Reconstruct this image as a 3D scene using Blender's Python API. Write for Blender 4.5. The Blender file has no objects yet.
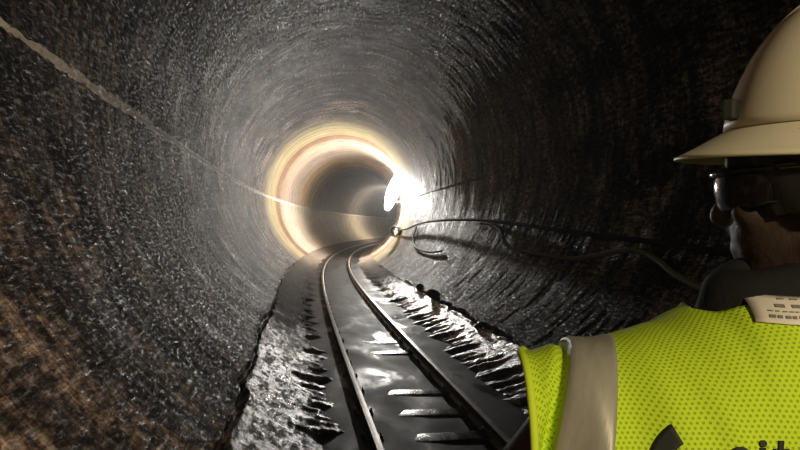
import bpy, bmesh, math, random
import numpy as np
from mathutils import Vector, Matrix
random.seed(7)
SC = bpy.context.scene
COL = SC.collection
PI = math.pi

# ------------------------------------------------------------------ tunnel alignment
R = 3.017                      # lining radius
S0, KAP, LEN, GRADE = 2.4818, 0.0052896, 17.539, 0.0042466
U = np.linspace(0, 140, 2801)
_k = KAP * np.clip((U - S0) / LEN, 0, 1)
_du = U[1] - U[0]
TH = np.concatenate([[0], np.cumsum((_k[1:] + _k[:-1]) / 2 * _du)])
XX = np.concatenate([[0], np.cumsum((np.sin(TH[1:]) + np.sin(TH[:-1])) / 2 * _du)])
YY = np.concatenate([[0], np.cumsum((np.cos(TH[1:]) + np.cos(TH[:-1])) / 2 * _du)])


def place(s, lat, h):
    """station s along the axis, lateral offset, height over the invert -> world (arrays)"""
    s, lat, h = np.broadcast_arrays(np.asarray(s, float), np.asarray(lat, float), np.asarray(h, float))
    sc = np.clip(s, 0, None)
    x = np.interp(sc, U, XX); y = np.interp(sc, U, YY) + np.minimum(s, 0); t = np.interp(sc, U, TH)
    g = GRADE * np.clip(s - S0, 0, None)
    return np.stack([x + lat * np.cos(t), y - lat * np.sin(t), h + g], -1)


def heading(s):
    return float(np.interp(max(s, 0), U, TH))


def ring(s, deg, off=0.0):
    a = np.radians(deg)
    return place(s, (R - off) * np.cos(a), R + (R - off) * np.sin(a))


# ------------------------------------------------------------------ value noise
def _hash(ix, iy, seed):
    h = (ix.astype(np.int64) * 374761393 + iy.astype(np.int64) * 668265263 + seed * 1442695041) & 0xFFFFFFFF
    h = ((h ^ (h >> 13)) * 1274126177) & 0xFFFFFFFF
    h = h ^ (h >> 16)
    return (h & 0xFFFF) / 65535.0


def vnoise(x, y, seed=0):
    x, y = np.broadcast_arrays(np.asarray(x, float), np.asarray(y, float))
    ix, iy = np.floor(x), np.floor(y)
    fx, fy = x - ix, y - iy
    fx = fx * fx * (3 - 2 * fx); fy = fy * fy * (3 - 2 * fy)
    a = _hash(ix, iy, seed); b = _hash(ix + 1, iy, seed); c = _hash(ix, iy + 1, seed); d = _hash(ix + 1, iy + 1, seed)
    return (a * (1 - fx) + b * fx) * (1 - fy) + (c * (1 - fx) + d * fx) * fy


def fbm(x, y, seed=0, o=3):
    t = 0; w = 0.5
    for i in range(o):
        t = t + w * (vnoise(x * 2 ** i, y * 2 ** i, seed + i) - 0.5); w *= 0.5
    return t


# ------------------------------------------------------------------ mesh helpers
def new_obj(name, verts, faces, mat=None, parent=None, smooth=True, uv=None):
    me = bpy.data.meshes.new(name)
    me.from_pydata([tuple(v) for v in verts], [], faces)
    if smooth:
        me.polygons.foreach_set('use_smooth', [True] * len(me.polygons))
    if uv is not None:
        l = me.uv_layers.new(name='UVMap')
        idx = np.empty(len(me.loops), np.int32); me.loops.foreach_get('vertex_index', idx)
        l.data.foreach_set('uv', np.asarray(uv, np.float32)[idx].ravel())
    me.update()
    return link(name, me, mat, parent)


def link(name, me, mat=None, parent=None):
    o = bpy.data.objects.new(name, me)
    COL.objects.link(o)
    if mat:
        me.materials.append(mat)
    if parent:
        o.parent = parent
    return o


def grid_obj(name, P, mat, parent=None, uv=None, mask=None, close_u=False, close_v=False, flip=False):
    """P: (n, m, 3) array -> quad mesh"""
    n, m = P.shape[:2]
    idx = np.arange(n * m).reshape(n, m)
    A = idx; 
    i0 = np.arange(n if close_u else n - 1); j0 = np.arange(m if close_v else m - 1)
    a = idx[np.ix_(i0, j0)]; b = idx[np.ix_((i0 + 1) % n, j0)]
    c = idx[np.ix_((i0 + 1) % n, (j0 + 1) % m)]; d = idx[np.ix_(i0, (j0 + 1) % m)]
    F = np.stack([a, b, c, d] if not flip else [d, c, b, a], -1).reshape(-1, 4)
    if mask is not None:
        F = F[mask.reshape(-1)]
    V = P.reshape(-1, 3)
    used = np.unique(F)
    if len(used) < len(V):
        remap = -np.ones(len(V), np.int64); remap[used] = np.arange(len(used))
        F = remap[F]; V = V[used]
        if uv is not None: uv = uv.reshape(-1, 2)[used]
    me = bpy.data.meshes.new(name)
    me.vertices.add(len(V)); me.vertices.foreach_set('co', V.astype(np.float32).ravel())
    me.loops.add(F.size); me.loops.foreach_set('vertex_index', F.astype(np.int32).ravel())
    me.polygons.add(len(F))
    me.polygons.foreach_set('loop_start', np.arange(0, F.size, 4, dtype=np.int32))
    me.polygons.foreach_set('use_smooth', np.ones(len(F), bool))
    me.update(calc_edges=True)
    if uv is not None:
        l = me.uv_layers.new(name='UVMap')
        l.data.foreach_set('uv', uv.reshape(-1, 2)[F.ravel()].astype(np.float32).ravel())
    me.validate()
    return link(name, me, mat, parent)


def tube_geo(path, rad, n=12, caps=True):
    """round tube through points -> verts, faces"""
    path = [Vector(p) for p in path]
    rads = rad if hasattr(rad, '__len__') else [rad] * len(path)
    V, F = [], []
    up = Vector((0, 0, 1))
    prev = None
    for i, p in enumerate(path):
        t = (path[min(i + 1, len(path) - 1)] - path[max(i - 1, 0)]).normalized()
        if prev is None:
            a = up if abs(t.dot(up)) < .9 else Vector((1, 0, 0))
            x = t.cross(a).normalized()
        else:
            x = (prev - t * prev.dot(t)).normalized()
        prev = x
        y = t.cross(x)
        for k in range(n):
            q = 2 * PI * k / n
            V.append(p + (x * math.cos(q) + y * math.sin(q)) * rads[i])
    for i in range(len(path) - 1):
        for k in range(n):
            a, b = i * n + k, i * n + (k + 1) % n
            F.append((a, b, b + n, a + n))
    if caps:
        F.append(tuple(reversed(range(n))))
        F.append(tuple(range((len(path) - 1) * n, len(path) * n)))
    return V, F


def tube(name, path, rad, mat, parent=None, n=12, caps=True):
    V, F = tube_geo(path, rad, n, caps)
    return new_obj(name, V, F, mat, parent)


def smooth_path(pts, per=8):
    pts = [Vector(p) for p in pts]
    out = []
    for i in range(len(pts) - 1):
        p0 = pts[max(i - 1, 0)]; p1 = pts[i]; p2 = pts[i + 1]; p3 = pts[min(i + 2, len(pts) - 1)]
        for k in range(per):
            t = k / per
            out.append(0.5 * ((2 * p1) + (p2 - p0) * t + (2 * p0 - 5 * p1 + 4 * p2 - p3) * t * t + (3 * p1 - p0 - 3 * p2 + p3) * t ** 3))
    out.append(pts[-1])
    return out


def box_bm(bm, size, loc, rot=None, bevel=0.0, seg=2):
    r = bmesh.ops.create_cube(bm, size=1.0)
    vs = r['verts']
    bmesh.ops.scale(bm, vec=size, verts=vs)
    if bevel:
        es = list({e for v in vs for e in v.link_edges})
        rr = bmesh.ops.bevel(bm, geom=es, offset=bevel, segments=seg, affect='EDGES', profile=.5)
        vs = list({v for f in rr['faces'] for v in f.verts} | {v for v in vs if v.is_valid})
        vs = [v for v in vs if v.is_valid]
    if rot is not None:
        bmesh.ops.rotate(bm, cent=(0, 0, 0), matrix=rot, verts=vs)
    bmesh.ops.translate(bm, vec=loc, verts=vs)


def bm_obj(name, bm, mat, parent=None, smooth=False):
    me = bpy.data.meshes.new(name)
    bm.normal_update(); bm.to_mesh(me); bm.free()
    if smooth:
        me.polygons.foreach_set('use_smooth', [True] * len(me.polygons))
    return link(name, me, mat, parent)


def box_obj(name, size, loc, mat, parent=None, bevel=0.0, rot=None):
    bm = bmesh.new(); box_bm(bm, size, loc, rot, bevel)
    return bm_obj(name, bm, mat, parent)


def empty(name, loc=(0, 0, 0), rz=0.0):
    o = bpy.data.objects.new(name, None)
    COL.objects.link(o); o.location = loc; o.rotation_euler = (0, 0, rz); o.empty_display_size = .1
    return o


def tag(o, label, cat, group=None, kind=None):
    o['label'] = label; o['category'] = cat
    if group: o['group'] = group
    if kind: o['kind'] = kind
    return o


# ------------------------------------------------------------------ material helpers
class NT:
    def __init__(self, name):
        self.m = bpy.data.materials.new(name); self.m.use_nodes = True
        self.t = self.m.node_tree
        self.b = self.t.nodes['Principled BSDF']

    def n(self, typ, **kw):
        nd = self.t.nodes.new(typ)
        for k, v in kw.items():
            if k.startswith('i_'):
                nd.inputs[k[2:].replace('_', ' ')].default_value = v
            else:
                setattr(nd, k, v)
        return nd

    def l(self, a, b):
        self.t.links.new(a, b)

    def math(self, op, a, b=None, c=None):
        nd = self.n('ShaderNodeMath', operation=op)
        for i, v in enumerate((a, b, c)):
            if v is None: continue
            if hasattr(v, 'is_linked') or hasattr(v, 'node'): self.l(v, nd.inputs[i])
            else: nd.inputs[i].default_value = v
        return nd.outputs[0]

    def mix(self, f, a, b):
        nd = self.n('ShaderNodeMix', data_type='RGBA')
        for i, v in ((0, f), (6, a), (7, b)):
            if hasattr(v, 'node'): self.l(v, nd.inputs[i])
            else: nd.inputs[i].default_value = v if not isinstance(v, tuple) else (*v, 1)[:4]
        return nd.outputs[2]

    def ramp(self, f, stops):
        nd = self.n('ShaderNodeValToRGB')
        e = nd.color_ramp.elements
        e[0].position = stops[0][0]; e[1].position = stops[-1][0]
        for p, c in stops[1:-1]: e.new(p)
        for k, (p, c) in enumerate(stops):
            assert abs(e[k].position - p) < 1e-4
            e[k].color = (*c, 1) if hasattr(c, '__len__') else (c, c, c, 1)
        self.l(f, nd.inputs[0])
        return nd.outputs[0]

    def noise(self, vec, scale=1.0, detail=4, rough=.55, dist=0.0):
        nd = self.n('ShaderNodeTexNoise', i_Scale=scale, i_Detail=detail, i_Roughness=rough, i_Distortion=dist)
        self.l(vec, nd.inputs['Vector'])
        return nd.outputs['Fac']

    def scaled(self, vec, sx, sy, sz=1.0, loc=(0, 0, 0)):
        nd = self.n('ShaderNodeMapping')
        nd.inputs['Scale'].default_value = (sx, sy, sz); nd.inputs['Location'].default_value = loc
        self.l(vec, nd.inputs['Vector'])
        return nd.outputs[0]

    def bump(self, h, strength=.5, dist=.01, normal=None):
        nd = self.n('ShaderNodeBump', i_Strength=strength, i_Distance=dist)
        self.l(h, nd.inputs['Height'])
        if normal is not None: self.l(normal, nd.inputs['Normal'])
        return nd.outputs[0]

    def set(self, **kw):
        for k, v in kw.items():
            i = self.b.inputs[k.replace('_', ' ')]
            if hasattr(v, 'node'): self.l(v, i)
            else: i.default_value = (*v, 1) if isinstance(v, tuple) and len(v) == 3 else v
        return self.m


def simple(name, col, rough=.5, metal=0.0, spec=.5, bump=None, scale=60):
    t = NT(name)
    t.set(Base_Color=col, Roughness=rough, Metallic=metal)
    t.b.inputs['Specular IOR Level'].default_value = spec
    if bump:
        tc = t.n('ShaderNodeTexCoord')
        t.set(Normal=t.bump(t.noise(tc.outputs['Object'], scale, 5), bump, .01))
    return t.m


def lining_material(name, wet):
    """streaked wet shotcrete lining; UV = metres along, metres round"""
    t = NT(name)
    uv = t.n('ShaderNodeUVMap').outputs[0]
    sep = t.n('ShaderNodeSeparateXYZ'); t.l(uv, sep.inputs[0])
    u, v = sep.outputs[0], sep.outputs[1]
    streak = t.noise(t.scaled(uv, 6.5, 1.3), 1.0, 6, .65, .3)           # scrape marks running round the bore
    fine = t.noise(t.scaled(uv, 30, 9), 1.0, 4, .6)
    blot = t.noise(t.scaled(uv, .9, .55, loc=(3, 8, 0)), 1.0, 5, .6, .6)
    grit = t.noise(t.scaled(uv, 16, 48) if wet else t.scaled(uv, 9, 30), 1.0, 3 if wet else 4, .7 if wet else .75)
    grit2 = t.noise(t.scaled(uv, 6, 17, loc=(1, 4, 0)), 1.0, 6, .78)
    dk = t.math('ADD', t.math('ADD', t.math('MULTIPLY', streak, .26), t.math('MULTIPLY', fine, .18)), t.math('MULTIPLY', grit2, .56))
    dk = t.math('ADD', t.math('MULTIPLY', t.math('SUBTRACT', dk, .5), 2.0), .5)
    near = t.ramp(dk, [(.38, (.009, .0062, .0048)), (.47, (.040, .029, .022)), (.55, (.108, .083, .067)), (.70, (.36, .30, .255))])
    spot = t.noise(t.scaled(uv, .75, 1.35, loc=(5, 1, 0)), 1.0, 5, .66, .6)
    scr = t.noise(t.scaled(uv, 2.2, .55, loc=(2, 7, 0)), 1.0, 5, .66, .3)
    blotc = t.math('MULTIPLY', t.ramp(blot, [(.33, .35), (.5, .85), (.66, 1.25)]), t.math('MULTIPLY', t.ramp(spot, [(.40, .06), (.46, .85), (.6, 1.15)]), t.ramp(scr, [(.41, .22), (.5, 1.0), (.61, 2.0)])))
    nm = t.n('ShaderNodeMix', data_type='RGBA', blend_type='MULTIPLY'); nm.inputs[0].default_value = .9
    t.l(near, nm.inputs[6]); t.l(blotc, nm.inputs[7]); near = nm.outputs[2]
    # the lining grows paler towards the bend
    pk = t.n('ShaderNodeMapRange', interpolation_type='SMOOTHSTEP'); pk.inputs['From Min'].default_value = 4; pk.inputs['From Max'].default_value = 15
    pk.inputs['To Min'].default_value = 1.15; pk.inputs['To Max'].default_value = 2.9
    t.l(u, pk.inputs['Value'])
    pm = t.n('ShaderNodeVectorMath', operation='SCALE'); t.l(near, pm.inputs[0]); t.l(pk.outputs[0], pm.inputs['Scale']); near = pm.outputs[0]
    tint = t.mix(t.math('SUBTRACT', pk.outputs[0], 1.0), (1.0, 1.0, 1.0), (.92, 1.0, 1.10))  # warm light on the near wall put into the colour, cooling towards the bend
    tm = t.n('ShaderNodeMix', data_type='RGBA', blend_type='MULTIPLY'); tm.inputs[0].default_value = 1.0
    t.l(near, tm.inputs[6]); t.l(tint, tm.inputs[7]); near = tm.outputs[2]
    # farther on the lining is paler, tan and ringed
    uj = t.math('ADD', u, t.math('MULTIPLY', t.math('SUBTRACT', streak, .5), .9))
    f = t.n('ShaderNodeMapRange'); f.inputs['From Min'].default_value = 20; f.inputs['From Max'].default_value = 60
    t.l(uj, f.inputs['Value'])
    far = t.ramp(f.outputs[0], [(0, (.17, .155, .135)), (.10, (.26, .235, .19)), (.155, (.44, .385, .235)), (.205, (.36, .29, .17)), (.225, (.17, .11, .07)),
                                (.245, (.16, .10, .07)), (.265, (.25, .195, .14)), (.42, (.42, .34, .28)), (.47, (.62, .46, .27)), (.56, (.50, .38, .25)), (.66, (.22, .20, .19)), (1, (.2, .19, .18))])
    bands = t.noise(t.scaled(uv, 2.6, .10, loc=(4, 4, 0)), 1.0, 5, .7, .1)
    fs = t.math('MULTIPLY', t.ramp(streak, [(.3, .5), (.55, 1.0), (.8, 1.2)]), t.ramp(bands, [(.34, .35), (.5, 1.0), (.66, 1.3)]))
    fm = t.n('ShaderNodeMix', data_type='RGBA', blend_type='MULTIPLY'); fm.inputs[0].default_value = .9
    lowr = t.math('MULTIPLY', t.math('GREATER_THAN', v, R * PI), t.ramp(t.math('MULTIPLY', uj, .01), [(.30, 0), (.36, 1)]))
    far = t.mix(t.math('MULTIPLY', lowr, .8), far, (.72, .63, .50))       # lamp-lit lower wall painted in: paler below the joint
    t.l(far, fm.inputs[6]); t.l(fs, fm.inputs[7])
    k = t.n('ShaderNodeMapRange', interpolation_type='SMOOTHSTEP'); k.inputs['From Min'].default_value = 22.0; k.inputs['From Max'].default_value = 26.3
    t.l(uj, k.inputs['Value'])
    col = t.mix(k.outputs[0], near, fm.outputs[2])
    # lime crust along the springline joint
    vs = t.math('ABSOLUTE', t.math('SUBTRACT', v, R * PI))
    jn = t.noise(t.scaled(uv, 3.1, 14, loc=(0, 5, 0)), 1.0, 5, .65)
    ju = t.n('ShaderNodeMapRange', interpolation_type='SMOOTHSTEP'); ju.inputs['From Min'].default_value = 1.0; ju.inputs['From Max'].default_value = 6.5
    t.l(u, ju.inputs['Value'])
    w = t.math('MULTIPLY', t.math('SUBTRACT', jn, t.math('SUBTRACT', .46, t.math('MULTIPLY', ju.outputs[0], .15))), t.math('ADD', .015, t.math('MULTIPLY', ju.outputs[0], .22)))
    jm = t.math('GREATER_THAN', t.math('SUBTRACT', w, vs), 0.0)
    jm = t.math('MULTIPLY', jm, t.ramp(t.noise(t.scaled(uv, 12, 40), 1.0, 3, .7), [(.28, 0), (.44, 1)]))
    col = t.mix(t.math('MULTIPLY', jm, .95), col, (.80, .78, .72))
    wetn = t.noise(t.scaled(uv, 2.3, 1.2, loc=(9, 2, 0)), 1.0, 5, .65)
    if wet:
        rough = t.ramp(wetn, [(.35, .22), (.55, .34), (.75, .55)])
    else:
        rough = t.math('MULTIPLY', t.ramp(wetn, [(.30, .45), (.42, .68), (.7, .88)]), t.ramp(grit, [(.5, 1.0), (.66, .38)]))
    hgt = t.math('ADD', t.math('MULTIPLY', streak, 1.0), t.math('MULTIPLY', fine, .35))
    nrm = t.bump(hgt, 1.0, .008 if not wet else .03)
    nrm = t.bump(grit, 1.0, .016 if not wet else .016, nrm)
    if wet:
        col = t.mix(.6, col, (.012, .010, .009))
        # the farther floor is dull with dried silt, sooner on the outer side
        side = t.math('GREATER_THAN', v, -1.5708 * R)
        lim = t.math('ADD', 8.2, t.math('MULTIPLY', side, 9.0))
        dm = t.n('ShaderNodeMapRange', interpolation_type='SMOOTHSTEP'); dm.inputs['From Min'].default_value = -2.2; dm.inputs['From Max'].default_value = 2.2
        un = t.math('ADD', u, t.math('MULTIPLY', t.math('SUBTRACT', t.noise(t.scaled(uv, 1.5, 5.0), 1.0, 4, .7), .5), 9.0))
        t.l(t.math('SUBTRACT', un, lim), dm.inputs['Value'])
        far_silt = dm.outputs[0]
        col = t.mix(t.math('MULTIPLY', far_silt, .75), col, (.19, .155, .125))
        # flecks of dull mud film
        film = t.ramp(t.noise(t.scaled(uv, 4.5, 11, loc=(2, 3, 0)), 1.0, 6, .72, .4), [(.47, 0), (.55, 1)])
        dull = t.math('MAXIMUM', far_silt, t.math('MULTIPLY', film, t.math('SUBTRACT', .84, t.math('MULTIPLY', side, .5))))
        rough = t.mix(dull, rough, (.8, .8, .8))
        t.l(t.math('MULTIPLY', t.math('SUBTRACT', 1.0, dull), .25), t.b.inputs['Coat Weight'])
        t.l(t.math('MULTIPLY', t.math('SUBTRACT', 1.1, dull), .45), t.b.inputs['Specular IOR Level'])
    t.set(Base_Color=col, Roughness=rough, Normal=nrm)
    if not wet: t.l(t.ramp(grit, [(.53, .03), (.66, .30)]), t.b.inputs['Specular IOR Level'])
    t.b.inputs['Coat Roughness'].default_value = .14
    t.l(t.bump(t.math('ADD', grit, t.math('MULTIPLY', streak, 2.0)), 1.0, .012), t.b.inputs['Coat Normal'])
    return t.m


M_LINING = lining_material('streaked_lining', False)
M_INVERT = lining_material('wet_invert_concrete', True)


def mud_material():
    t = NT('dark_wet_mud')
    uv = t.n('ShaderNodeUVMap').outputs[0]
    a = t.noise(t.scaled(uv, 1.1, 2.2), 1.0, 5, .6, .4)
    b = t.noise(t.scaled(uv, 30, 30), 1.0, 3, .6)
    col = t.ramp(a, [(.35, (.009, .008, .0075)), (.6, (.022, .019, .017)), (.75, (.04, .034, .03))])
    rough = t.ramp(a, [(.34, .3), (.46, .55), (.66, .7)])
    n = t.bump(a, .5, .02); n = t.bump(b, .35, .003, n)
    t.set(Base_Color=col, Roughness=rough, Normal=n)
    t.b.inputs['Specular IOR Level'].default_value = .07
    return t.m


M_MUD = mud_material()


def steel_material(name, c0, c1, r0, r1, metal=.85, sc=14):
    t = NT(name)
    ob = t.n('ShaderNodeTexCoord').outputs['Object']
    a = t.noise(ob, sc, 5, .65)
    t.set(Base_Color=t.ramp(a, [(.35, c0), (.65, c1)]), Roughness=t.ramp(a, [(.3, r0), (.7, r1)]), Metallic=metal,
          Normal=t.bump(t.noise(ob, 90, 3), .3, .003))
    return t.m


M_RAIL = steel_material('dull_rail_steel', (.10, .085, .07), (.24, .21, .18), .32, .5, .7)
M_CLIP = steel_material('rusty_clip_steel', (.03, .02, .015), (.08, .055, .04), .45, .7, .5, 40)
M_TIE = steel_material('muddy_wet_tie', (.018, .015, .012), (.05, .042, .035), .16, .34, 0.0, 9)
M_LUMP = steel_material('wet_mud_clod', (.015, .013, .011), (.045, .038, .032), .2, .5, 0.0, 25)
M_CABLE = simple('black_cable_rubber', (.008, .008, .009), .75, spec=.25)
M_HOSE = simple('tan_grey_hose', (.22, .18, .125), .8, spec=.2, bump=.3)
M_STEEL = steel_material('galvanised_steel', (.25, .25, .25), (.45, .44, .42), .35, .5, .8)
M_PAINT = simple('lamp_grey_paint', (.12, .12, .13), .45)

# ------------------------------------------------------------------ lining
ACL, ACR = math.degrees(.57696), math.degrees(.50879)      # invert joints, degrees off the bottom
ss = np.concatenate([np.arange(-14, 1.2, .5), np.arange(1.2, 6, .025), np.arange(6, 14, .04), np.arange(14, 30, .09), np.arange(30, 60, .3), np.arange(60, 121, 1.0)])


def crack_l(s):
    return 270 - ACL + 2.6 * fbm(s * .9, 0 * s + 3, 11, 4) + 1.0 * fbm(s * 6, 0 * s, 12, 2)


def crack_r(s):
    return -90 + ACR + 2.4 * fbm(s * 1.0, 0 * s + 7, 21, 4) + 0.9 * fbm(s * 6, 0 * s, 22, 2)


def crack_w(s, seed):
    w = .10 + .95 * np.clip(vnoise(s * 1.1, 0 * s, seed) - .35, 0, 1) + .7 * np.clip(vnoise(s * 4.0, 0 * s + 9, seed + 1) - .55, 0, 1)
    fade = np.clip((26 - s) / 8, 0.15, 1)
    return w * fade


def relief(s, deg):
    """inward offset of the lining surface in metres"""
    a = np.radians(deg); v = a * R
    d = .012 * fbm(s * .8, v * .6, 31, 3) + .007 * fbm(s * 6, v * .8, 33, 3)
    d = d + .010 * fbm(s * 14, v * 4, 35, 2)
    # shallow ring steps in the bore
    d = d + .006 * (vnoise(s * 1.3, 0 * s, 37) - .5)
    # springline joints: the upper pour stands proud of the lower
    for c, sg in ((180, -1), (0, 1)):
        x = (deg - c) * sg + .25 * fbm(s * 3, 0 * s, 41, 2)
        d = d + .022 / (1 + np.exp(-np.clip(x / .12, -40, 40)))* np.exp(-np.clip(np.abs(x) - .1, 0, None) / 4)
    # invert ridges: scraped ribs that run across the floor into the mud
    lat = np.abs(R * np.cos(a)); low = (np.sin(a) < 0)
    band = np.exp(-((lat - .93) / .28) ** 2) * low
    skew = s + .25 * (lat - .9)
    d = d + band * (.075 * (vnoise(skew * 4.6, lat * 1.2, 43) - .5) + .05 * (vnoise(skew * 11, lat * 2, 44) - .5))
    lump = np.exp(-((lat - .85) / .65) ** 4) * low
    d = d + lump * (.026 * fbm(s * 7, v * 13, 47, 3) + .012 * fbm(s * 15, v * 24, 48, 2))
    # gravelly right and left haunches
    hb = np.exp(-((lat - 1.9) / .55) ** 2) * low
    d = d + hb * .014 * fbm(s * 14, v * 2.0, 45, 3)
    # open joints
    for cf, sd in ((crack_l, 51), (crack_r, 61)):
        c = cf(s); w = crack_w(s, sd)
        x = np.abs(deg - c) / w
        d = d - .05 * np.exp(-x ** 4)
        d = d + .03 * np.exp(-((np.abs(deg - c) - 1.6 * w) / (1.2 * w)) ** 2) * (vnoise(s * 5, deg * .5, sd + 3))
    return d


def lining(name, d0, d1, mat):
    def dens(a):
        st = .85
        for c in (270 - ACL, -90 + ACR):
            if abs(a - c) < 4.5: st = .22
        for c in (180, 0):
            if abs(a - c) < 1.2: st = .15
        if 205 < a < 233 or -62 < a < -30: st = min(st, .5)
        if 236 < a < 310 or -124 < a < -60: st = min(st, .42)
        return st
    ang = [d0]
    while ang[-1] < d1 - 1e-6:
        ang.append(min(d1, ang[-1] + dens(ang[-1])))
    ang = np.array(ang)
    S_, A_ = np.meshgrid(ss, ang, indexing='ij')
    fade = np.clip((S_ + 14) / 8, 0, 1)
    off = relief(S_, A_) * fade
    P = ring(S_, A_, off)
    uv = np.stack([S_, np.radians(A_) * R], -1)
    o = grid_obj(name, P, mat, uv=uv, flip=True)
    o['kind'] = 'structure'
    return o


CL, CR = 270 - ACL, -90 + ACR
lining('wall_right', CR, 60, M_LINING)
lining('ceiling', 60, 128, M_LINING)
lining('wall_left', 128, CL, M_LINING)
fl = lining('floor', CL, CR + 360, M_INVERT) if False else None


def lining_floor():
    ang = np.concatenate([np.arange(CL - 360, CL - 360 + 4.5, .2), np.arange(CL - 360 + 4.5, CR - 4.5, .42), np.arange(CR - 4.5, CR, .2), [CR]])
    S_, A_ = np.meshgrid(ss, ang, indexing='ij')
    A2 = np.where(A_ < -90, A_ + 360, A_)
    off = np.where(A_ < -90, relief(S_, A_ + 360), relief(S_, A_)) * np.clip((S_ + 14) / 8, 0, 1)
    P = ring(S_, A_, off)
    uv = np.stack([S_, np.radians(A_) * R], -1)
    o = grid_obj('floor', P, M_INVERT, uv=uv, flip=True)
    o['kind'] = 'structure'


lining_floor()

# mud and standing water between the rails
ms = np.concatenate([np.arange(-6, 2, .4), np.arange(2, 14, .06), np.arange(14, 45, .2), np.arange(45, 80, 1.0)])
ml = np.linspace(-1.05, 1.05, 71)
S_, L_ = np.meshgrid(ms, ml, indexing='ij')
H_ = .124 - .036 * L_ * (L_ < 0) + .006 * fbm(S_ * 1.5, L_ * 2, 71, 3)
mud = grid_obj('wet_mud', place(S_, L_, H_), M_MUD, uv=np.stack([S_, L_], -1))
tag(mud, 'dark wet mud and standing water lying along the floor between and beside the rails', 'mud', kind='stuff')

# ------------------------------------------------------------------ track
GAUGE, TCX, RTOP = .9146, -.1473, .2328
prof = [(-.05, 0), (.05, 0), (.05, .009), (.012, .020), (.008, .032), (.008, .078), (.014, .086), (.029, .091), (.030, .108), (.024, .1135), (.0, .1145),
        (-.024, .1135), (-.030, .108), (-.029, .091), (-.014, .086), (-.008, .078), (-.008, .032), (-.012, .020), (-.05, .009)]
rs = np.concatenate([np.arange(-5, 40, .25), np.arange(40, 90.1, 1.0)])
for sgn, lab in ((-1, 'steel rail on the outer side of the bend, with bolt clips showing, brownish end nearest'),
                 (1, 'steel rail on the inner side of the bend, nearer the hoses and the person')):
    P = np.stack([place(rs, TCX + sgn * (GAUGE / 2 + .03) + a, RTOP - .1145 + b) for a, b in prof], 1)
    o = grid_obj('rail', P, M_RAIL, close_v=True, flip=True)
    o.data.polygons.foreach_set('use_smooth', [False] * len(o.data.polygons))
    tag(o, lab, 'rail', 'rails of the narrow track')

TIE_TOP = RTOP - .1145


def tie_mesh():
    bm = bmesh.new(); box_bm(bm, (1.12, .11, .05), (0, 0, -.025), bevel=.010, seg=3)
    me = bpy.data.meshes.new('crosstie'); bm.to_mesh(me); bm.free()
    me.polygons.foreach_set('use_smooth', [True] * len(me.polygons)); me.materials.append(M_TIE)
    return me


def clip_mesh():
    bm = bmesh.new()
    box_bm(bm, (.055, .05, .012), (0, 0, .012), bevel=.003)
    r = bmesh.ops.create_cone(bm, cap_ends=True, segments=6, radius1=.017, radius2=.017, depth=.022)
    bmesh.ops.translate(bm, vec=(.008, 0, .028), verts=r['verts'])
    r = bmesh.ops.create_cone(bm, cap_ends=True, segments=10, radius1=.009, radius2=.008, depth=.03)
    bmesh.ops.translate(bm, vec=(.008, 0, .045), verts=r['verts'])
    me = bpy.data.meshes.new('rail_clip'); bm.to_mesh(me); bm.free(); me.materials.append(M_CLIP)
    return me


TM, CM = tie_mesh(), clip_mesh()
ORD = 'first second third fourth fifth sixth seventh eighth ninth tenth eleventh twelfth'.split()
tie0 = empty('crosstie')
tb = link('tie_beam', TM, None, tie0)
clips = []
for sgn in (-1, 1):
    for side in (-1, 1):
        c = link('rail_clip', CM, None, tie0)
        c.location = (sgn * (GAUGE / 2 + .03) + side * .062, 0, 0.0)
        c.rotation_euler = (0, 0, 0 if side > 0 else PI)
        clips.append(c)
shown = {4.86: 'wide dull crosstie between the rails, nearest the bottom edge of the view',
         5.52: 'thin glinting crosstie standing out of the mud, next beyond the wide dull one',
         6.22: 'glinting crosstie, the third one out of the mud counting from the bottom edge',
         8.20: 'bright glinting crosstie, nearer one of the close pair in the middle of the track',
         8.97: 'bright glinting crosstie, farther one of the close pair in the middle of the track',
         31.0: 'crosstie bridging both rails far off where the track begins to bend'}
ties = list(shown) + [4.15, 6.9, 7.6] + [9.7 + .7 * i for i in range(46) if abs(9.7 + .7 * i - 31) > .5]
for i, s in enumerate(ties):
    if i == 0:
        r_ = tie0
    else:
        r_ = tie0.copy(); COL.objects.link(r_)
        for ch in [tb] + clips:
            c = ch.copy(); COL.objects.link(c); c.parent = r_
    up = s in shown
    r_.location = place(s, TCX, TIE_TOP + (.016 if up else -.004)); r_.rotation_euler = (math.radians(random.uniform(-1, 1)), math.radians(random.uniform(-.5, .5)), -heading(s) + math.radians(random.uniform(-1, 1)))
    if s == 4.86:
        r_.scale = (1, 1.9, 1)
    tag(r_, shown.get(s, 'crosstie sunk under the mud with only its rail clips showing'), 'crosstie', 'crossties out of the mud' if up else 'crossties sunk in the mud')

# ------------------------------------------------------------------ hoses and cables on the right wall
A_ = [(60, -27), (45, -27.5), (33, -28), (24.93, -27.2), (21.7, -23.0), (19.02, -21.0), (16.05, -20.5), (12.9, -21.2), (10.78, -23.0), (8.92, -24.8), (7.32, -26.2), (6.19, -27.0), (5.48, -27.8), (4.89, -28.2), (3.5, -29.2), (1.5, -30.5), (-4, -31)]
o = tube('power_cable', smooth_path([ring(s, a, .035 + .12 * min(1, max(0, (s - 5) / 6))) for s, a in A_], 10), .034, M_CABLE, n=10)
tag(o, 'long black cable strung along the dark wall, running behind the person\'s head', 'cable')
B_ = [(13.4, -21.6), (12.59, -22.2), (11.79, -24.5), (11.1, -29.8), (10.5, -31.8), (9.77, -32.2), (8.44, -33.0), (7.83, -32.5), (7.35, -31.0), (6.81, -29.2), (6.47, -29.2), (6.01, -31.2), (5.65, -33.5), (5.18, -35.5), (4.72, -37.0), (4.1, -40), (3.4, -46), (2.4, -50), (.5, -50)]
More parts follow.
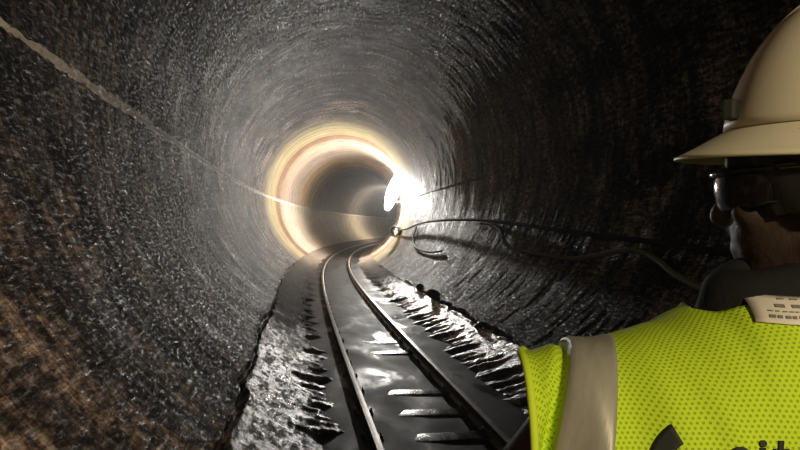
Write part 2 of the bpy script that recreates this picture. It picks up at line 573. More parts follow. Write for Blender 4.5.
o = tube('air_hose', smooth_path([ring(s, a, .04) for s, a in B_], 10), .034, M_HOSE, n=12)
tag(o, 'tan grey hose snaking in a wave over the dark wall, under the black cable', 'hose')
C_ = [(22.4, -23.6), (22.1, -25.8), (21.64, -32.0), (20.2, -37.5), (18.7, -39.5), (16.89, -39.6), (15.6, -37.5)]
o = tube('slack_hose', smooth_path([ring(s, a, .05) for s, a in C_], 10), .026, M_CABLE, n=10)
tag(o, 'short slack loop of black hose hanging under the black cable near the lamp', 'hose')

# ------------------------------------------------------------------ lumps of mud and a pipe stub
def clod(s, deg, r, lab, flat=.6, seed=0):
    bm = bmesh.new(); bmesh.ops.create_icosphere(bm, subdivisions=3, radius=r)
    rnd = random.Random(seed)
    ph = [rnd.uniform(0, 6) for _ in range(6)]
    for v in bm.verts:
        p = v.co / r
        k = 1 + .18 * math.sin(3 * p.x + ph[0]) * math.sin(2.6 * p.y + ph[1]) + .12 * math.sin(6 * p.z + ph[2] + 4 * p.x) + .07 * math.sin(11 * p.y + ph[3])
        v.co = Vector((p.x * 1.25, p.y, p.z * flat)) * r * k
    o = bm_obj('mud_clod', bm, M_LUMP, smooth=True)
    o.location = ring(s, deg, 0) + np.array([0, 0, r * flat * .6]); o.rotation_euler = (0, math.radians((deg + 90) * -.8), seed * 1.3)
    tag(o, lab, 'mud clod', 'loose clods on the floor')


clod(11.4, -78.6, .07, 'rounded dark clod lying close against the inner rail of the bend', .75, 1)
clod(12.4, -60.2, .12, 'largest dark clod, lying in the open joint on the hose side of the floor', .7, 2)
clod(14.0, -59.6, .09, 'small dark clod in the hose side joint, next one beyond the largest clod', .7, 3)
clod(8.8, -61.8, .07, 'dark clod in the hose side joint, closest one to the person', .6, 4)

# short open pipe standing at the foot of the lamp wall
pe = empty('pipe_stub', ring(27.0, -30, .26)); pe.rotation_euler = (0, 0, -heading(27) - .35)
V, F = tube_geo([(0, -.25, 0), (0, .35, 0)], .2, 24, False)
V2, F2 = tube_geo([(0, -.25, 0), (0, .35, 0)], .17, 24, False)
n0 = len(V)
F = F + [tuple(reversed([i + n0 for i in f])) for f in F2] + [(k, n0 + k, n0 + (k + 1) % 24, (k + 1) % 24) for k in range(24)] + [(24 + k, 24 + (k + 1) % 24, n0 + 24 + (k + 1) % 24, n0 + 24 + k) for k in range(24)]
new_obj('pipe_wall', V + V2, F, simple('dark_pipe', (.03, .03, .032), .5), pe)
rv = [Vector((math.cos(2 * PI * k / 28) * .2, -.25, math.sin(2 * PI * k / 28) * .2)) for k in range(29)]
tube('pipe_rim', rv, .022, simple('pale_rim', (.55, .52, .47), .5), pe, 8, False)
tag(pe, 'short open pipe with a pale rim at the wall foot below the bright lamp', 'pipe')

# ------------------------------------------------------------------ work lamp on the right wall at the bend
LS, LD = 31.5, 12.0
lamp = empty('work_lamp', ring(LS, LD, .0)); lamp.rotation_euler = (0, 0, -heading(LS))
tag(lamp, 'blazing white tube work lamp mounted on the inner wall of the bend', 'lamp')
for z in (-.55, .55):
    box_obj('mounting_plate', (.02, .12, .14), (-.03 + .05 * z, 0, z), M_PAINT, lamp, .004)
    box_obj('bracket_arm', (.20, .04, .04), (-.14 + .05 * z, 0, z), M_PAINT, lamp, .005)
t = NT('lamp_glow'); t.set(Base_Color=(1.0, 1.0, 1.0), Emission_Color=(1.0, .95, .86)); t.b.inputs['Emission Strength'].default_value = 80.0; t.m.cycles.emission_sampling = 'NONE'
LT = [Vector((-.42 + .34 * z, 0, z)) for z in np.linspace(-.95, .95, 9)]
tube('glowing_tube', LT, [.12, .20, .265, .305, .32, .305, .265, .20, .12], t.m, lamp, 18)
for e0, e1 in ((LT[0], LT[0] - Vector((.034, 0, .1))), (LT[-1], LT[-1] + Vector((.034, 0, .1)))):
    tube('end_cap', [e0, e0.lerp(e1, .5), e1], [.13, .12, .07], M_PAINT, lamp, 18)

# ------------------------------------------------------------------ camera
FPX = 620.0
CAMP = Vector((-1.2516, 0, R - 1.21596))
yaw = math.atan((400 - 295.033) / FPX); pit = math.atan((229.638 - 225) / FPX); roll = .00999
fwd = Vector((math.sin(yaw) * math.cos(pit), math.cos(yaw) * math.cos(pit), math.sin(pit)))
rgt = Vector((math.cos(yaw), -math.sin(yaw), 0)); upv = rgt.cross(fwd)
# the picture turned clockwise by roll: camera turned the other way
r2 = rgt * math.cos(roll) + upv * math.sin(roll); u2 = upv * math.cos(roll) - rgt * math.sin(roll)
cam = bpy.data.cameras.new('camera'); cam.sensor_width = 36; cam.lens = FPX / 800 * 36; cam.clip_start = .02; cam.clip_end = 300
co = bpy.data.objects.new('camera', cam); COL.objects.link(co)
co.matrix_world = Matrix((( r2.x, u2.x, -fwd.x, CAMP.x), (r2.y, u2.y, -fwd.y, CAMP.y), (r2.z, u2.z, -fwd.z, CAMP.z), (0, 0, 0, 1)))
SC.camera = co


def camw(X, D, Z):
    """right, ahead, up from the camera (level) -> world"""
    return CAMP + rgt * X + Vector((math.sin(yaw), math.cos(yaw), 0)) * D + Vector((0, 0, Z))

#@PERSON@
# ------------------------------------------------------------------ person
# local frame: x to the person's right, y the way the back points away from the camera, z up from the feet
PX, PD = .385, .64
FOOT = -1.67
prs = empty('person', camw(PX, PD, FOOT), -yaw)
tag(prs, 'person seen from behind in a white hard hat and yellow green safety vest', 'person')

M_SKIN = simple('skin', (.045, .028, .019), .6, bump=.15, scale=120)  # the hat's shade on the face is put into this dark tone
M_HAIR = simple('dark_hair', (.012, .010, .009), .6)
M_JACKET = simple('black_jacket_cloth', (.012, .012, .012), .85, spec=.2, bump=.25, scale=40)
M_TROUSER = simple('dark_trouser_cloth', (.02, .021, .025), .85, bump=.25, scale=40)
M_BOOT = simple('black_boot_rubber', (.012, .012, .012), .5)
M_HAT = simple('cream_white_hat_shell', (.72, .655, .475), .45, bump=.03, scale=30)
M_LENS = simple('smoked_lens', (.006, .006, .007), .12)
M_BLACK = simple('black_print', (.015, .017, .012), .7)
M_TAG = simple('white_tag_cloth', (.74, .68, .58), .8)
M_BIND = simple('yellow_green_binding', (.60, .76, .03), .75)


def vest_material():
    t = NT('mesh_vest_cloth')
    uv = t.n('ShaderNodeUVMap').outputs[0]
    sp = t.n('ShaderNodeSeparateXYZ'); t.l(t.scaled(uv, 1 / .0052, 1 / .0086), sp.inputs[0])

    def dots(ox, oy):
        a = t.math('SUBTRACT', t.math('FRACT', t.math('ADD', sp.outputs[0], ox)), .5)
        b = t.math('MULTIPLY', t.math('SUBTRACT', t.math('FRACT', t.math('ADD', sp.outputs[1], oy)), .5), 1.65)
        return t.math('SQRT', t.math('ADD', t.math('MULTIPLY', a, a), t.math('MULTIPLY', b, b)))
    d = t.math('MINIMUM', dots(0, 0), dots(.5, .5))
    hole = t.n('ShaderNodeMapRange', interpolation_type='SMOOTHSTEP'); hole.inputs['From Min'].default_value = .16; hole.inputs['From Max'].default_value = .30
    t.l(d, hole.inputs['Value'])
    col = t.mix(hole.outputs[0], (.30, .42, .014), (.55, .75, .03))
    t.set(Base_Color=col, Roughness=.8, Normal=t.bump(hole.outputs[0], .5, .0012))
    t.b.inputs['Specular IOR Level'].default_value = .2
    return t.m


def stripe_material():
    t = NT('silver_reflective_tape')
    uv = t.n('ShaderNodeUVMap').outputs[0]
    a = t.noise(t.scaled(uv, 60, 18), 1.0, 4, .6)
    t.set(Base_Color=t.ramp(a, [(.3, (.35, .335, .27)), (.7, (.45, .43, .35))]), Roughness=.5, Metallic=.25, Normal=t.bump(a, .4, .003))
    return t.m


M_VEST, M_TAPE = vest_material(), stripe_material()


# ---- blobs -> one continuous surface
def blob_mesh(name, parts, voxel, smooth_it, mat, parent):
    bm = bmesh.new()
    for p in parts:
        if p[0] == 'cap':                                   # tapered capsule chain
            pts, rad = p[1], p[2]
            for i in range(len(pts) - 1):
                a, b = Vector(pts[i]), Vector(pts[i + 1]); ra, rb = rad[i], rad[i + 1]
                d = (b - a); L = d.length
                q = d.to_track_quat('Z', 'Y').to_matrix()
                rings = []
                prof_ = [(-ra * math.cos(x), ra * math.sin(x)) for x in np.linspace(.12, PI / 2, 6)] + [(L + rb * math.sin(x), rb * math.cos(x)) for x in np.linspace(0, PI / 2 - .12, 6)]
                n = 20
                for z, r_ in prof_:
                    rings.append([bm.verts.new(a + q @ Vector((r_ * math.cos(2 * PI * k / n), r_ * math.sin(2 * PI * k / n), z))) for k in range(n)])
                for i2 in range(len(rings) - 1):
                    for k in range(n):
                        bm.faces.new((rings[i2][k], rings[i2][(k + 1) % n], rings[i2 + 1][(k + 1) % n], rings[i2 + 1][k]))
                bm.faces.new(list(reversed(rings[0]))); bm.faces.new(rings[-1])
        elif p[0] == 'ell':                                 # ellipsoid: centre, radii, rotation matrix
            r = bmesh.ops.create_uvsphere(bm, u_segments=28, v_segments=18, radius=1.0)
            M3 = p[3] if len(p) > 3 else Matrix.Identity(3)
            for v in r['verts']:
                v.co = Vector(p[1]) + M3 @ Vector((v.co.x * p[2][0], v.co.y * p[2][1], v.co.z * p[2][2]))
        elif p[0] == 'ring':                                # torus: centre, ring radii (x, y), tube radius, tilt function
            c, rx, ry, tr, tz = p[1:]
            n, m = 36, 14
            rings = []
            for i in range(n):
                a = 2 * PI * i / n
                ctr = Vector((c[0] + rx * math.cos(a), c[1] + ry * math.sin(a), c[2] + tz(a)))
                out = Vector((math.cos(a), math.sin(a), 0))
                rings.append([bm.verts.new(ctr + out * (tr * math.cos(2 * PI * k / m)) + Vector((0, 0, 1.25 * tr * math.sin(2 * PI * k / m)))) for k in range(m)])
            for i in range(n):
                for k in range(m):
                    bm.faces.new((rings[i][k], rings[(i + 1) % n][k], rings[(i + 1) % n][(k + 1) % m], rings[i][(k + 1) % m]))
    bmesh.ops.recalc_face_normals(bm, faces=bm.faces)
    tmp = bpy.data.meshes.new('tmp'); bm.to_mesh(tmp); bm.free()
    o = bpy.data.objects.new('tmp', tmp); COL.objects.link(o)
    md = o.modifiers.new('r', 'REMESH'); md.mode = 'VOXEL'; md.voxel_size = voxel
    if smooth_it:
        sm = o.modifiers.new('s', 'SMOOTH'); sm.iterations = smooth_it; sm.factor = .5
    dg = bpy.context.evaluated_depsgraph_get(); dg.update()
    me = bpy.data.meshes.new_from_object(o.evaluated_get(dg))
    bpy.data.objects.remove(o); me.name = name
    me.materials.clear()
    me.polygons.foreach_set('use_smooth', [True] * len(me.polygons))
    return link(name, me, mat, parent)


# head frame: facing the bend, to the left of where the body faces
HC = Vector((.060, .0, 1.716))                              # head centre
PSI = math.radians(42)
HF = Vector((-math.sin(PSI), math.cos(PSI), 0)); HR = Vector((math.cos(PSI), math.sin(PSI), 0))
HM = Matrix(((HR.x, HF.x, 0), (HR.y, HF.y, 0), (HR.z, HF.z, 1)))


def H(x, y, z):
    """head coordinates: x to its right, y to its front, z up from the head centre"""
    return HC + HM @ Vector((x, y, z))


SH_L, EL_L, WR_L = Vector((-.165, .02, 1.48)), Vector((-.315, .13, 1.24)), Vector((-.20, .36, 1.16))
SH_R, EL_R, WR_R = Vector((.18, .02, 1.485)), Vector((.27, .06, 1.19)), Vector((.20, .28, 1.10))
HIPS = [(-.095, 0, .93), (.095, 0, .93)]
FEET = [(-.20, -.02, .0), (.19, .03, .0)]


def hand(wr, direction, palm_dn, side):
    """palm and five bent fingers as capsules"""
    d = direction.normalized(); s_ = d.cross(palm_dn).normalized() * side; n = palm_dn.normalized()
    out = [('cap', [wr, wr + d * .045, wr + d * .085], [.026, .030, .028])]
    out.append(('ell', wr + d * .055, (.042, .018, .048), Matrix((s_, n, d)).transposed()))
    for k, (o_, L) in enumerate(((-.030, .070), (-.010, .080), (.010, .075), (.029, .060))):
        b = wr + d * .092 + s_ * o_
        p1 = b + d * L * .45 + n * .006; p2 = p1 + d * L * .25 + n * .022; p3 = p2 + d * L * .05 + n * .024
        out.append(('cap', [b - d * .03, p1, p2, p3], [.0095, .009, .0082, .0072]))
    tb_ = wr + d * .035 - s_ * .03
    out.append(('cap', [tb_, tb_ - s_ * .028 + d * .03 + n * .01, tb_ - s_ * .03 + d * .062 + n * .02], [.013, .0105, .009]))
    return out


body = []
body += [('cap', [(0, 0, .95), (0, .01, 1.15), (0, 0, 1.38)], [.125, .12, .13]), ('cap', [(-.10, 0, 1.42), (.10, 0, 1.42)], [.105, .105]),
         ('cap', [(-.08, 0, .95), (.08, 0, .95)], [.115, .115]), ('cap', [(-.17, .01, 1.49), (.18, .01, 1.49)], [.06, .06])]
body += [('cap', [(.01, -.01, 1.50), (.05, .0, 1.60), H(0, -.02, -.03)], [.068, .058, .060])]
for h, f_ in zip(HIPS, FEET):
    kn = Vector(((h[0] + f_[0]) / 2, .03, .50)); an = Vector((f_[0], f_[1] - .02, .09))
    body += [('cap', [h, kn, an], [.092, .060, .040]), ('cap', [an - Vector((0, 0, .03)), Vector((f_[0], f_[1] + .15, .045))], [.042, .036])]
for a, b, c, sd in ((SH_L, EL_L, WR_L, 1), (SH_R, EL_R, WR_R, -1)):
    body += [('cap', [a, b], [.058, .045]), ('cap', [b, c], [.045, .030])]
    body += hand(c, (c - b), Vector((0, .25, -1)), sd)
# head: skull, jaw, chin, nose, lips, ears, brow
body += [('ell', H(0, -.012, .035), (.077, .098, .095), HM), ('ell', H(0, .025, -.035), (.062, .070, .085), HM), ('ell', H(0, .055, -.10), (.036, .034, .028), HM),
         ('cap', [H(.045, -.01, -.06), H(.030, .05, -.098)], [.026, .022]), ('cap', [H(-.045, -.01, -.06), H(-.030, .05, -.098)], [.026, .022]),
         ('cap', [H(0, .088, .008), H(0, .108, -.026)], [.010, .014]), ('ell', H(0, .094, -.036), (.019, .012, .010), HM),
         ('ell', H(0, .086, -.062), (.024, .010, .006), HM), ('ell', H(0, .084, -.073), (.021, .010, .007), HM),
         ('cap', [H(-.045, .074, .030), H(.045, .074, .030)], [.014, .014]), ('ell', H(.046, .058, -.022), (.022, .022, .020), HM), ('ell', H(-.046, .058, -.022), (.022, .022, .020), HM),
         ('ell', H(.079, -.012, -.008), (.009, .020, .032), HM), ('ell', H(-.079, -.012, -.008), (.009, .020, .032), HM)]
blob_mesh('body', body, .0065, 3, M_SKIN, prs)

jacket = [('cap', [(0, .005, .93), (0, .012, 1.15), (0, .0, 1.40)], [.135, .132, .128]), ('cap', [(-.11, .005, 1.40), (.11, .005, 1.40)], [.118, .118]),
          ('cap', [(-.09, .0, .92), (.09, .0, .92)], [.125, .125]), ('cap', [(-.16, .015, 1.475), (.17, .015, 1.470)], [.054, .054]),
          ('cap', [(-.07, .0, 1.52), (.08, .0, 1.51)], [.048, .048])]
for a, b, c in ((SH_L, EL_L, WR_L), (SH_R, EL_R, WR_R)):
    e = (c - b).normalized()
    jacket += [('cap', [a, b], [.05, .060]), ('cap', [b, c - e * .01], [.066, .046]), ('cap', [c - e * .03, c - e * .005], [.048, .048])]
jacket += [('ring', (.028, .006, 1.604), .068, .034, .030, lambda a: .012 + .020 * math.cos(a) + .004 * math.sin(a)), ('ring', (.016, .004, 1.556), .072, .048, .032, lambda a: 0)]
blob_mesh('jacket', jacket, .008, 3, M_JACKET, prs)

tr = [('cap', [(-.075, 0, .95), (.075, 0, .95)], [.118, .118])]
for h, f_ in zip(HIPS, FEET):
    kn = Vector(((h[0] + f_[0]) / 2, .03, .50)); an = Vector((f_[0], f_[1] - .02, .12))
    tr += [('cap', [h, kn, an], [.105, .078, .068])]
blob_mesh('trousers', tr, .009, 3, M_TROUSER, prs)
for f_ in FEET:
    b_ = [('cap', [(f_[0], f_[1] - .03, .30), (f_[0], f_[1] - .03, .07)], [.060, .052]), ('cap', [(f_[0], f_[1] - .04, .055), (f_[0], f_[1] + .16, .048)], [.050, .045]),
          ('ell', (f_[0], f_[1] + .16, .05), (.052, .07, .045))]
    bo = blob_mesh('boot', b_, .007, 2, M_BOOT, prs)
    for v in bo.data.vertices: v.co.z = max(v.co.z, .002)
    box_obj('boot_sole', (.105, .30, .022), (f_[0], f_[1] + .06, .012), M_BOOT, bo, .008)

# hair: close cap over the back and sides of the skull
Pm = []
for i in range(20):
    la = -.62 + i / 19 * .78
    row = []
    for k in range(40):
        lo = -PI / 2 + (k / 39 - .5) * 2 * 2.15
        r_ = 1.0 + .02 * math.sin(lo * 17 + la * 9)
        row.append(H(.084 * r_ * math.cos(la) * math.cos(lo), -.014 + .106 * r_ * math.cos(la) * math.sin(lo), .035 + .103 * r_ * math.sin(la)))
    Pm.append(row)
ho = grid_obj('hair', np.array([[list(v) for v in r_] for r_ in Pm]), M_HAIR, prs)
md = ho.modifiers.new('thick', 'SOLIDIFY'); md.thickness = .01

# ---- wraparound sunglasses
gl = new_obj('sunglasses', *tube_geo(smooth_path([H(math.sin(a) * .088, -.005 + math.cos(a) * .118, .018) for a in np.linspace(-1.35, 1.35, 15)], 3), .0038, 8), M_LENS, prs)
for sd in (-1, 1):
    P = np.zeros((14, 9, 3))
    for i, a in enumerate(np.linspace(.08, 1.32, 14)):
        hgt = .029 * (1 - ((i / 13 - .45) * 1.35) ** 4)
        for j, z in enumerate(np.linspace(-1, .6, 9)):
            bow = 1 - .05 * z * z
            P[i, j] = H(sd * math.sin(a) * .087 * bow, -.005 + math.cos(a) * .117 * bow, .006 + z * hgt)
    ln = grid_obj('lens', P, M_LENS, gl, flip=sd > 0)
    ln.modifiers.new('thick', 'SOLIDIFY').thickness = .003
    tm = smooth_path([H(sd * .084, .025, .020), H(sd * .087, -.005, .020), H(sd * .085, -.030, .012), H(sd * .080, -.045, -.006)], 4)
    V, F = tube_geo(tm, [.0065] * len(tm), 8)
    new_obj('temple_arm', V, F, M_LENS, gl)

# ---- hard hat
HT = Matrix.Translation(H(0, .0, .008) + Vector((.029, 0, .022))) @ Matrix.Rotation(math.radians(3.5), 4, 'X') @ Matrix.Rotation(math.radians(0), 4, 'Y') @ HM.to_4x4()
hat = empty('hard_hat'); hat.parent = prs; hat.matrix_local = HT
DW, DL, DH = .104, .126, .146


def dome(a, z):
    """dome outline at height fraction z"""
    k = max(0.0, 1 - z ** 1.55) ** .5
    return Vector((DW * k * math.cos(a), DL * k * math.sin(a), .035 + DH * z))


zz = 1 - np.linspace(1, 0, 26) ** 1.6
P = np.array([[list(dome(2 * PI * k / 64, z)) for k in range(64)] for z in zz])
sh = grid_obj('shell', P, M_HAT, hat, close_v=True)
md = sh.modifiers.new('thick', 'SOLIDIFY'); md.thickness = .003
# raised ridges over the crown: one in the middle, two beside it
for off, wd, hi in ((0, .034, .007),):
    P = []
    for b in np.linspace(-1, 1, 45):
        row = []
        zf = 1 - abs(b) ** 2.0 * .62
        sg = 1 if b >= 0 else -1
        e = min(1.0, (1 - abs(b)) / .10)
        for c, hh in ((-1.25, -.002), (-1, hi * .75 * e), (-.6, hi * e), (0, hi * 1.1 * e), (.6, hi * e), (1, hi * .75 * e), (1.25, -.002)):
            xx = off + c * wd / 2
            # on the dome: solve fraction for given x
            kz = max(0.0, 1 - zf ** 1.55) ** .5
            y0_ = DL * kz * sg
            q_ = 1 - (xx / DW) ** 2 - (y0_ / DL) ** 2
            zfr = max(0.0, q_) ** (1 / 1.55)
            # (k^2 = 1 - z^1.55 = (x/DW)^2 + (y/DL)^2)
            nrm = Vector((xx / DW ** 2, y0_ / DL ** 2, .75 * zfr ** .55 / DH * 1.0)).normalized()
            row.append(list(Vector((xx, y0_, .035 + DH * zfr)) + nrm * hh))
        P.append(row)
    grid_obj('crown_ridge', np.array(P), M_HAT, hat, flip=True)
# full brim, wider at the front, sloping down
P = []
for k in range(96):
    a = 2 * PI * k / 96
    fr = (1 + math.sin(a)) / 2
    wdt = .034 + .020 * fr ** 2.2
    row = []
    for t_, dz in ((-.06, .004), (0, .0), (.12, -.004), (.35, -.012), (.65, -.0225), (.9, -.0305), (1.0, -.0325), (1.02, -.036), (.98, -.0375), (.9, -.0345), (.6, -.025), (.25, -.012), (-.06, -.006)):
        rx, ry = DW + wdt * t_, DL + wdt * t_
        row.append([rx * math.cos(a), ry * math.sin(a), .035 + dz * (1.0 - .12 * fr)])
    P.append(row)
grid_obj('brim', np.array(P), M_HAT, hat, close_u=True, flip=True)
bd = grid_obj('sweat_band', np.array([[[.090 * math.cos(2 * PI * k / 48), .108 * math.sin(2 * PI * k / 48), z] for k in range(48)] for z in (.0, .035)]), M_BLACK, hat, close_v=True)
bd.modifiers.new('thick', 'SOLIDIFY').thickness = .003
bm = bmesh.new(); box_bm(bm, (.024, .014, .022), (-.073, .099, .054), rot=None, bevel=.003)
bm_obj('lamp_clip', bm, M_BLACK, hat)

# ---- vest: one sheet draped over the shoulders
def ridge_z(x):
    return float(np.interp(x, [-.27, -.261, -.205, -.153, -.11, -.068, -.056, -.03, 0, .03, .056, .068, .11, .153, .205, .261, .27],
                           [1.534, 1.538, 1.554, 1.561, 1.575, 1.593, 1.604, 1.617, 1.623, 1.617, 1.604, 1.593, 1.575, 1.561, 1.554, 1.538, 1.534]))


ARC = .13


def stripe_x(t):
    return .184 + .034 * min(1, abs(t) / .3)


def vest_point(x, t, off=0.0):
    """t from -1 (back hem) over the shoulder (0) to +1 (front hem); off lifts off the cloth"""
    zs = ridge_z(x)
    ax = abs(x)
    db = .098 + .036 * (1 - min(1, (ax / .25)) ** 2.4) - .03 * max(0, (ax - .2) / .07)
    df = .105 + .040 * (1 - min(1, (ax / .25)) ** 2.4)
    yc = .015
    hem = .88
    if abs(t) < .4:
        phi = t / .4 * PI / 2
        w_ = df if t > 0 else db
        sg = 1 if t > 0 else -1
        y = yc + sg * w_ * abs(math.sin(phi)) ** .9
        z = zs - ARC * (1 - math.cos(phi))
        n = Vector((0, math.sin(phi), math.cos(phi)))
    else:
        k = (abs(t) - .4) / .6
        sg = 1 if t > 0 else -1
        w_ = df if t > 0 else db
        z = zs - ARC - k * (zs - ARC - hem)
        y = yc + sg * (w_ + .012 * math.sin(k * PI) - .01 * k)
        n = Vector((0, sg, 0))
    dep = min(1, abs(t) / .22)
    # soft folds in the cloth
    xl = ax - (stripe_x(t) + .0285)
    fold = -.016 * math.exp(-(xl / .0055) ** 2)
    fold += .004 * math.sin(x * 95 + z * 14) * math.exp(-((ax - .17) / .07) ** 2) + .0022 * math.sin(x * 41 - z * 22 + 1)
    fold += .0035 * math.exp(-((x + .12 - (1.56 - z) * .35) / .012) ** 2)
    fold += .006 * math.exp(-((ax - .256) / .006) ** 2)
    if t > 0: x = x * (1 - .17 * min(1, t / .3))
    p = Vector((x, y, z)) + n * (fold * (.35 + .65 * dep) + off)
    # pull the sides in below the armpits
    if z < 1.30 and ax > .19:
        f_ = min(1, (1.30 - z) / .10)
        p.x = math.copysign(ax - (ax - .19) * f_ * .75, x)
        p.y = p.y * (1 - f_ * .8 * (ax - .19) / .08)
    return p


XS = np.concatenate([np.linspace(-.257, -.17, 45), np.linspace(-.165, -.08, 18), np.linspace(-.076, .076, 37), np.linspace(.08, .165, 18), np.linspace(.17, .257, 45)])
UB = np.linspace(0, 1, 70)
rows = []
for x in XS:
    kx = max(0.0, 1 - (x / .076) ** 2) ** .5
    tb_, tf_ = -.12 * kx, .55 * max(0.0, 1 - abs(x) / .076)
    rows.append([list(vest_point(x, -1 + u * (1 + tb_))) for u in UB] + [list(vest_point(x, tf_ + u * (1 - tf_))) for u in UB])
P = np.array(rows)
UVv = np.stack(np.broadcast_arrays(XS[:, None], np.concatenate([np.zeros((len(XS), 1)), np.cumsum(np.linalg.norm(np.diff(P, axis=1), axis=2), 1)], 1)), -1)
keep = np.ones((len(XS) - 1, 2 * len(UB) - 1), bool); keep[:, len(UB) - 1] = False
vest = grid_obj('safety_vest', P, M_VEST, prs, uv=UVv, mask=keep)
bm = bmesh.new(); bm.from_mesh(vest.data); bmesh.ops.remove_doubles(bm, verts=bm.verts, dist=2e-5); bm.to_mesh(vest.data); bm.free()
md = vest.modifiers.new('thick', 'SOLIDIFY'); md.thickness = .0022; md.offset = -1


def strap(name, centre, width, t0, t1, mat, off=.0016, n=70, parent=vest):
    rows = []
    for t in np.linspace(t0, t1, n):
        rows.append([list(vest_point(centre(t) + q * width, t, off)) for q in np.linspace(-.5, .5, 13)])
    Pm_ = np.array(rows)
    uv_ = np.stack(np.broadcast_arrays(np.linspace(0, width, 13)[None, :], np.linspace(0, .011 * n, n)[:, None]), -1)
    o_ = grid_obj(name, Pm_, mat, parent, uv=uv_, flip=True)
    o_.modifiers.new('thick', 'SOLIDIFY').thickness = .001
    return o_


for sd in (-1, 1):
    strap('reflective_stripe', lambda t, sd=sd: sd * stripe_x(t), .047, -.99, .99, M_TAPE)
    ed = [vest_point(sd * .257, t) for t in np.linspace(-.98, .98, 90)]
    tube('edge_binding', ed, .0042, M_BIND, vest, 8)


def t_for(x, z):
    """back-side parameter of a height on the vest"""
    lo, hi = -1.0, 0.0
    for _ in range(30):
        m_ = (lo + hi) / 2
        if vest_point(x, m_).z < z: lo = m_
        else: hi = m_
    return (lo + hi) / 2


def patch(name, outline_rows, mat, parent, off):
    """rows of (x, z) laid on the back of the vest"""
    Pm_ = np.array([[list(vest_point(x, t_for(x, z), off)) for x, z in r_] for r_ in outline_rows])
    o_ = grid_obj(name, Pm_, mat, parent)
    o_.modifiers.new('thick', 'SOLIDIFY').thickness = .0006
    return o_


# white care tag at the back of the neck, with its faint printed lines
def tag_xy(u, v):
    return (-.046 + .098 * u - .008 * v, 1.6075 - .0005 * u - .022 * v)


ct = patch('neck_tag', [[tag_xy(u, v) for u in np.linspace(0, 1, 14)] for v in np.linspace(0, 1, 8)], M_TAG, vest, .0035)
M_PRINT = simple('faint_print', (.22, .19, .15), .8)
rnd = random.Random(3)
bm = bmesh.new()
for v0, v1, gaps, lo in ((.10, .15, .10, .2), (.32, .44, .13, .16), (.56, .60, .05, .1), (.72, .83, .055, .1)):
    u = lo
    while u < .93:
        wv = gaps * rnd.uniform(.45, .8)
        pts = [tag_xy(uu, vv) for uu, vv in ((u, v0), (u + wv, v0), (u + wv, v1), (u, v1))]
        bm.faces.new([bm.verts.new(vest_point(x, t_for(x, z), .0043)) for x, z in pts])
        u += gaps
bm_obj('tag_print', bm, M_PRINT, ct)


def pix(px, py):
    """back-of-vest coordinates of a printed mark"""
    D = .53
    for _ in range(8):
        x, z = (px - 400) / FPX * D - PX, -FOOT + (229.64 + .01 * (px - 400) - py) / FPX * D
        D = PD + vest_point(x, t_for(x, z)).y
    return (x, z)


def mark(name, pts_rows):
    return patch(name, [[pix(*p) for p in r_] for r_ in pts_rows], M_BLACK, vest, .0014)


def arc_rows(cx, cy, r0, r1, a0, a1, n=26, m=6, sq=1.0):
    out = []
    for a in np.linspace(a0, a1, n):
        out.append([(cx + math.cos(math.radians(a)) * (r0 + (r1 - r0) * k / (m - 1)) * sq, cy - math.sin(math.radians(a)) * (r0 + (r1 - r0) * k / (m - 1))) for k in range(m)])
    return out


mark('printed_mark', arc_rows(700, 468, 29, 52, 122, 250))
mark('printed_letter', arc_rows(741, 458, 7.5, 12, 25, 335, sq=1.0))
mark('printed_letter', [[(760.5, 447 + k * 4), (766.5, 447 + k * 4)] for k in range(7)])
mark('printed_letter', arc_rows(763.5, 443, .2, 3.6, 0, 360))
mark('printed_letter', [[(779 - k * .2, 440 + k * 5), (784.5 - k * .2, 440 + k * 5)] for k in range(7)])
mark('printed_letter', [[(774, 448), (790, 448)], [(774, 452), (790, 452)]])


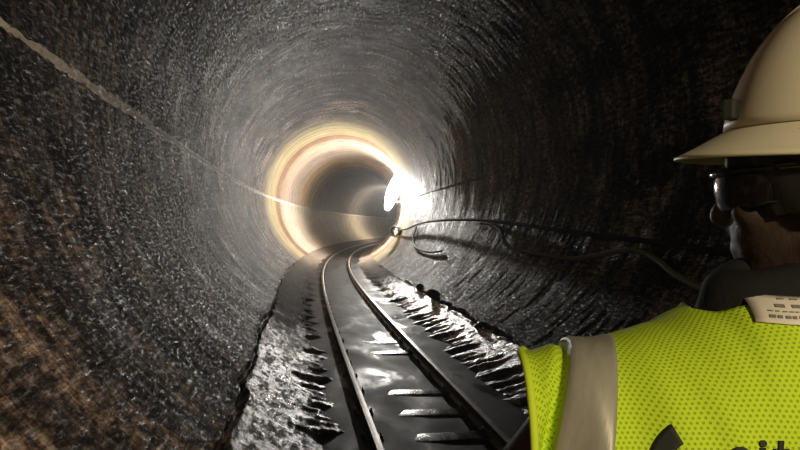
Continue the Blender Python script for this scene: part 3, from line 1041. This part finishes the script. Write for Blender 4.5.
# ------------------------------------------------------------------ light
w = bpy.data.worlds.new('tunnel_air'); SC.world = w; w.use_nodes = True
w.node_tree.nodes['Background'].inputs[0].default_value = (0, 0, 0, 1)
w.node_tree.nodes['Background'].inputs[1].default_value = 0
HAZE = 0.0016
if HAZE:
    vs = w.node_tree.nodes.new('ShaderNodeVolumeScatter'); vs.inputs['Density'].default_value = HAZE; vs.inputs['Anisotropy'].default_value = .5
    w.node_tree.links.new(vs.outputs[0], w.node_tree.nodes['World Output'].inputs['Volume'])


def spot(name, pos, target, power, size, blend, col, rad):
    l = bpy.data.lights.new(name, 'SPOT'); l.energy = power; l.spot_size = math.radians(size); l.spot_blend = blend; l.color = col; l.shadow_soft_size = rad
    o = bpy.data.objects.new(name, l); COL.objects.link(o); o.location = pos
    o.rotation_euler = (Vector(target) - Vector(pos)).to_track_quat('-Z', 'Y').to_euler()
    return o


# cap lamp of someone standing behind the photographer
spot('cap_lamp', camw(.62, -1.3, .55), camw(.36, .6, -.16), 132, 120, 1.0, (1.0, .83, .56), .06)

# what the work lamp throws out, just in front of its glowing block
l = bpy.data.lights.new('work_lamp_light', 'POINT'); l.energy = 3300; l.color = (1.0, .96, .91); l.shadow_soft_size = .1
o = bpy.data.objects.new('work_lamp_light', l); COL.objects.link(o); o.location = ring(LS - .7, LD, .50)
# unseen point light round the bend, lifting the dark far opening
l = bpy.data.lights.new('far_bend_light', 'POINT'); l.energy = 1200; l.color = (1.0, .86, .68); l.shadow_soft_size = .15
o = bpy.data.objects.new('far_bend_light', l); COL.objects.link(o); o.location = ring(66, 20, .35)

spot('left_wall_fill', camw(.25, -1.0, .45), camw(-2.1, 1.35, -.1), 700, 80, 1.0, (1.0, .70, .40), .06)  # added warm fill to brown the left wall, no lamp known there

SC.cycles.blur_glossy = 1.0; SC.cycles.sample_clamp_indirect = 1.5; SC.cycles.max_bounces = 5
vs_ = SC.view_settings
SC.display_settings.display_device = 'sRGB'
vs_.view_transform = 'Standard'; vs_.look = 'None'; vs_.exposure = 0.0; vs_.gamma = 1.0; vs_.use_curve_mapping = False
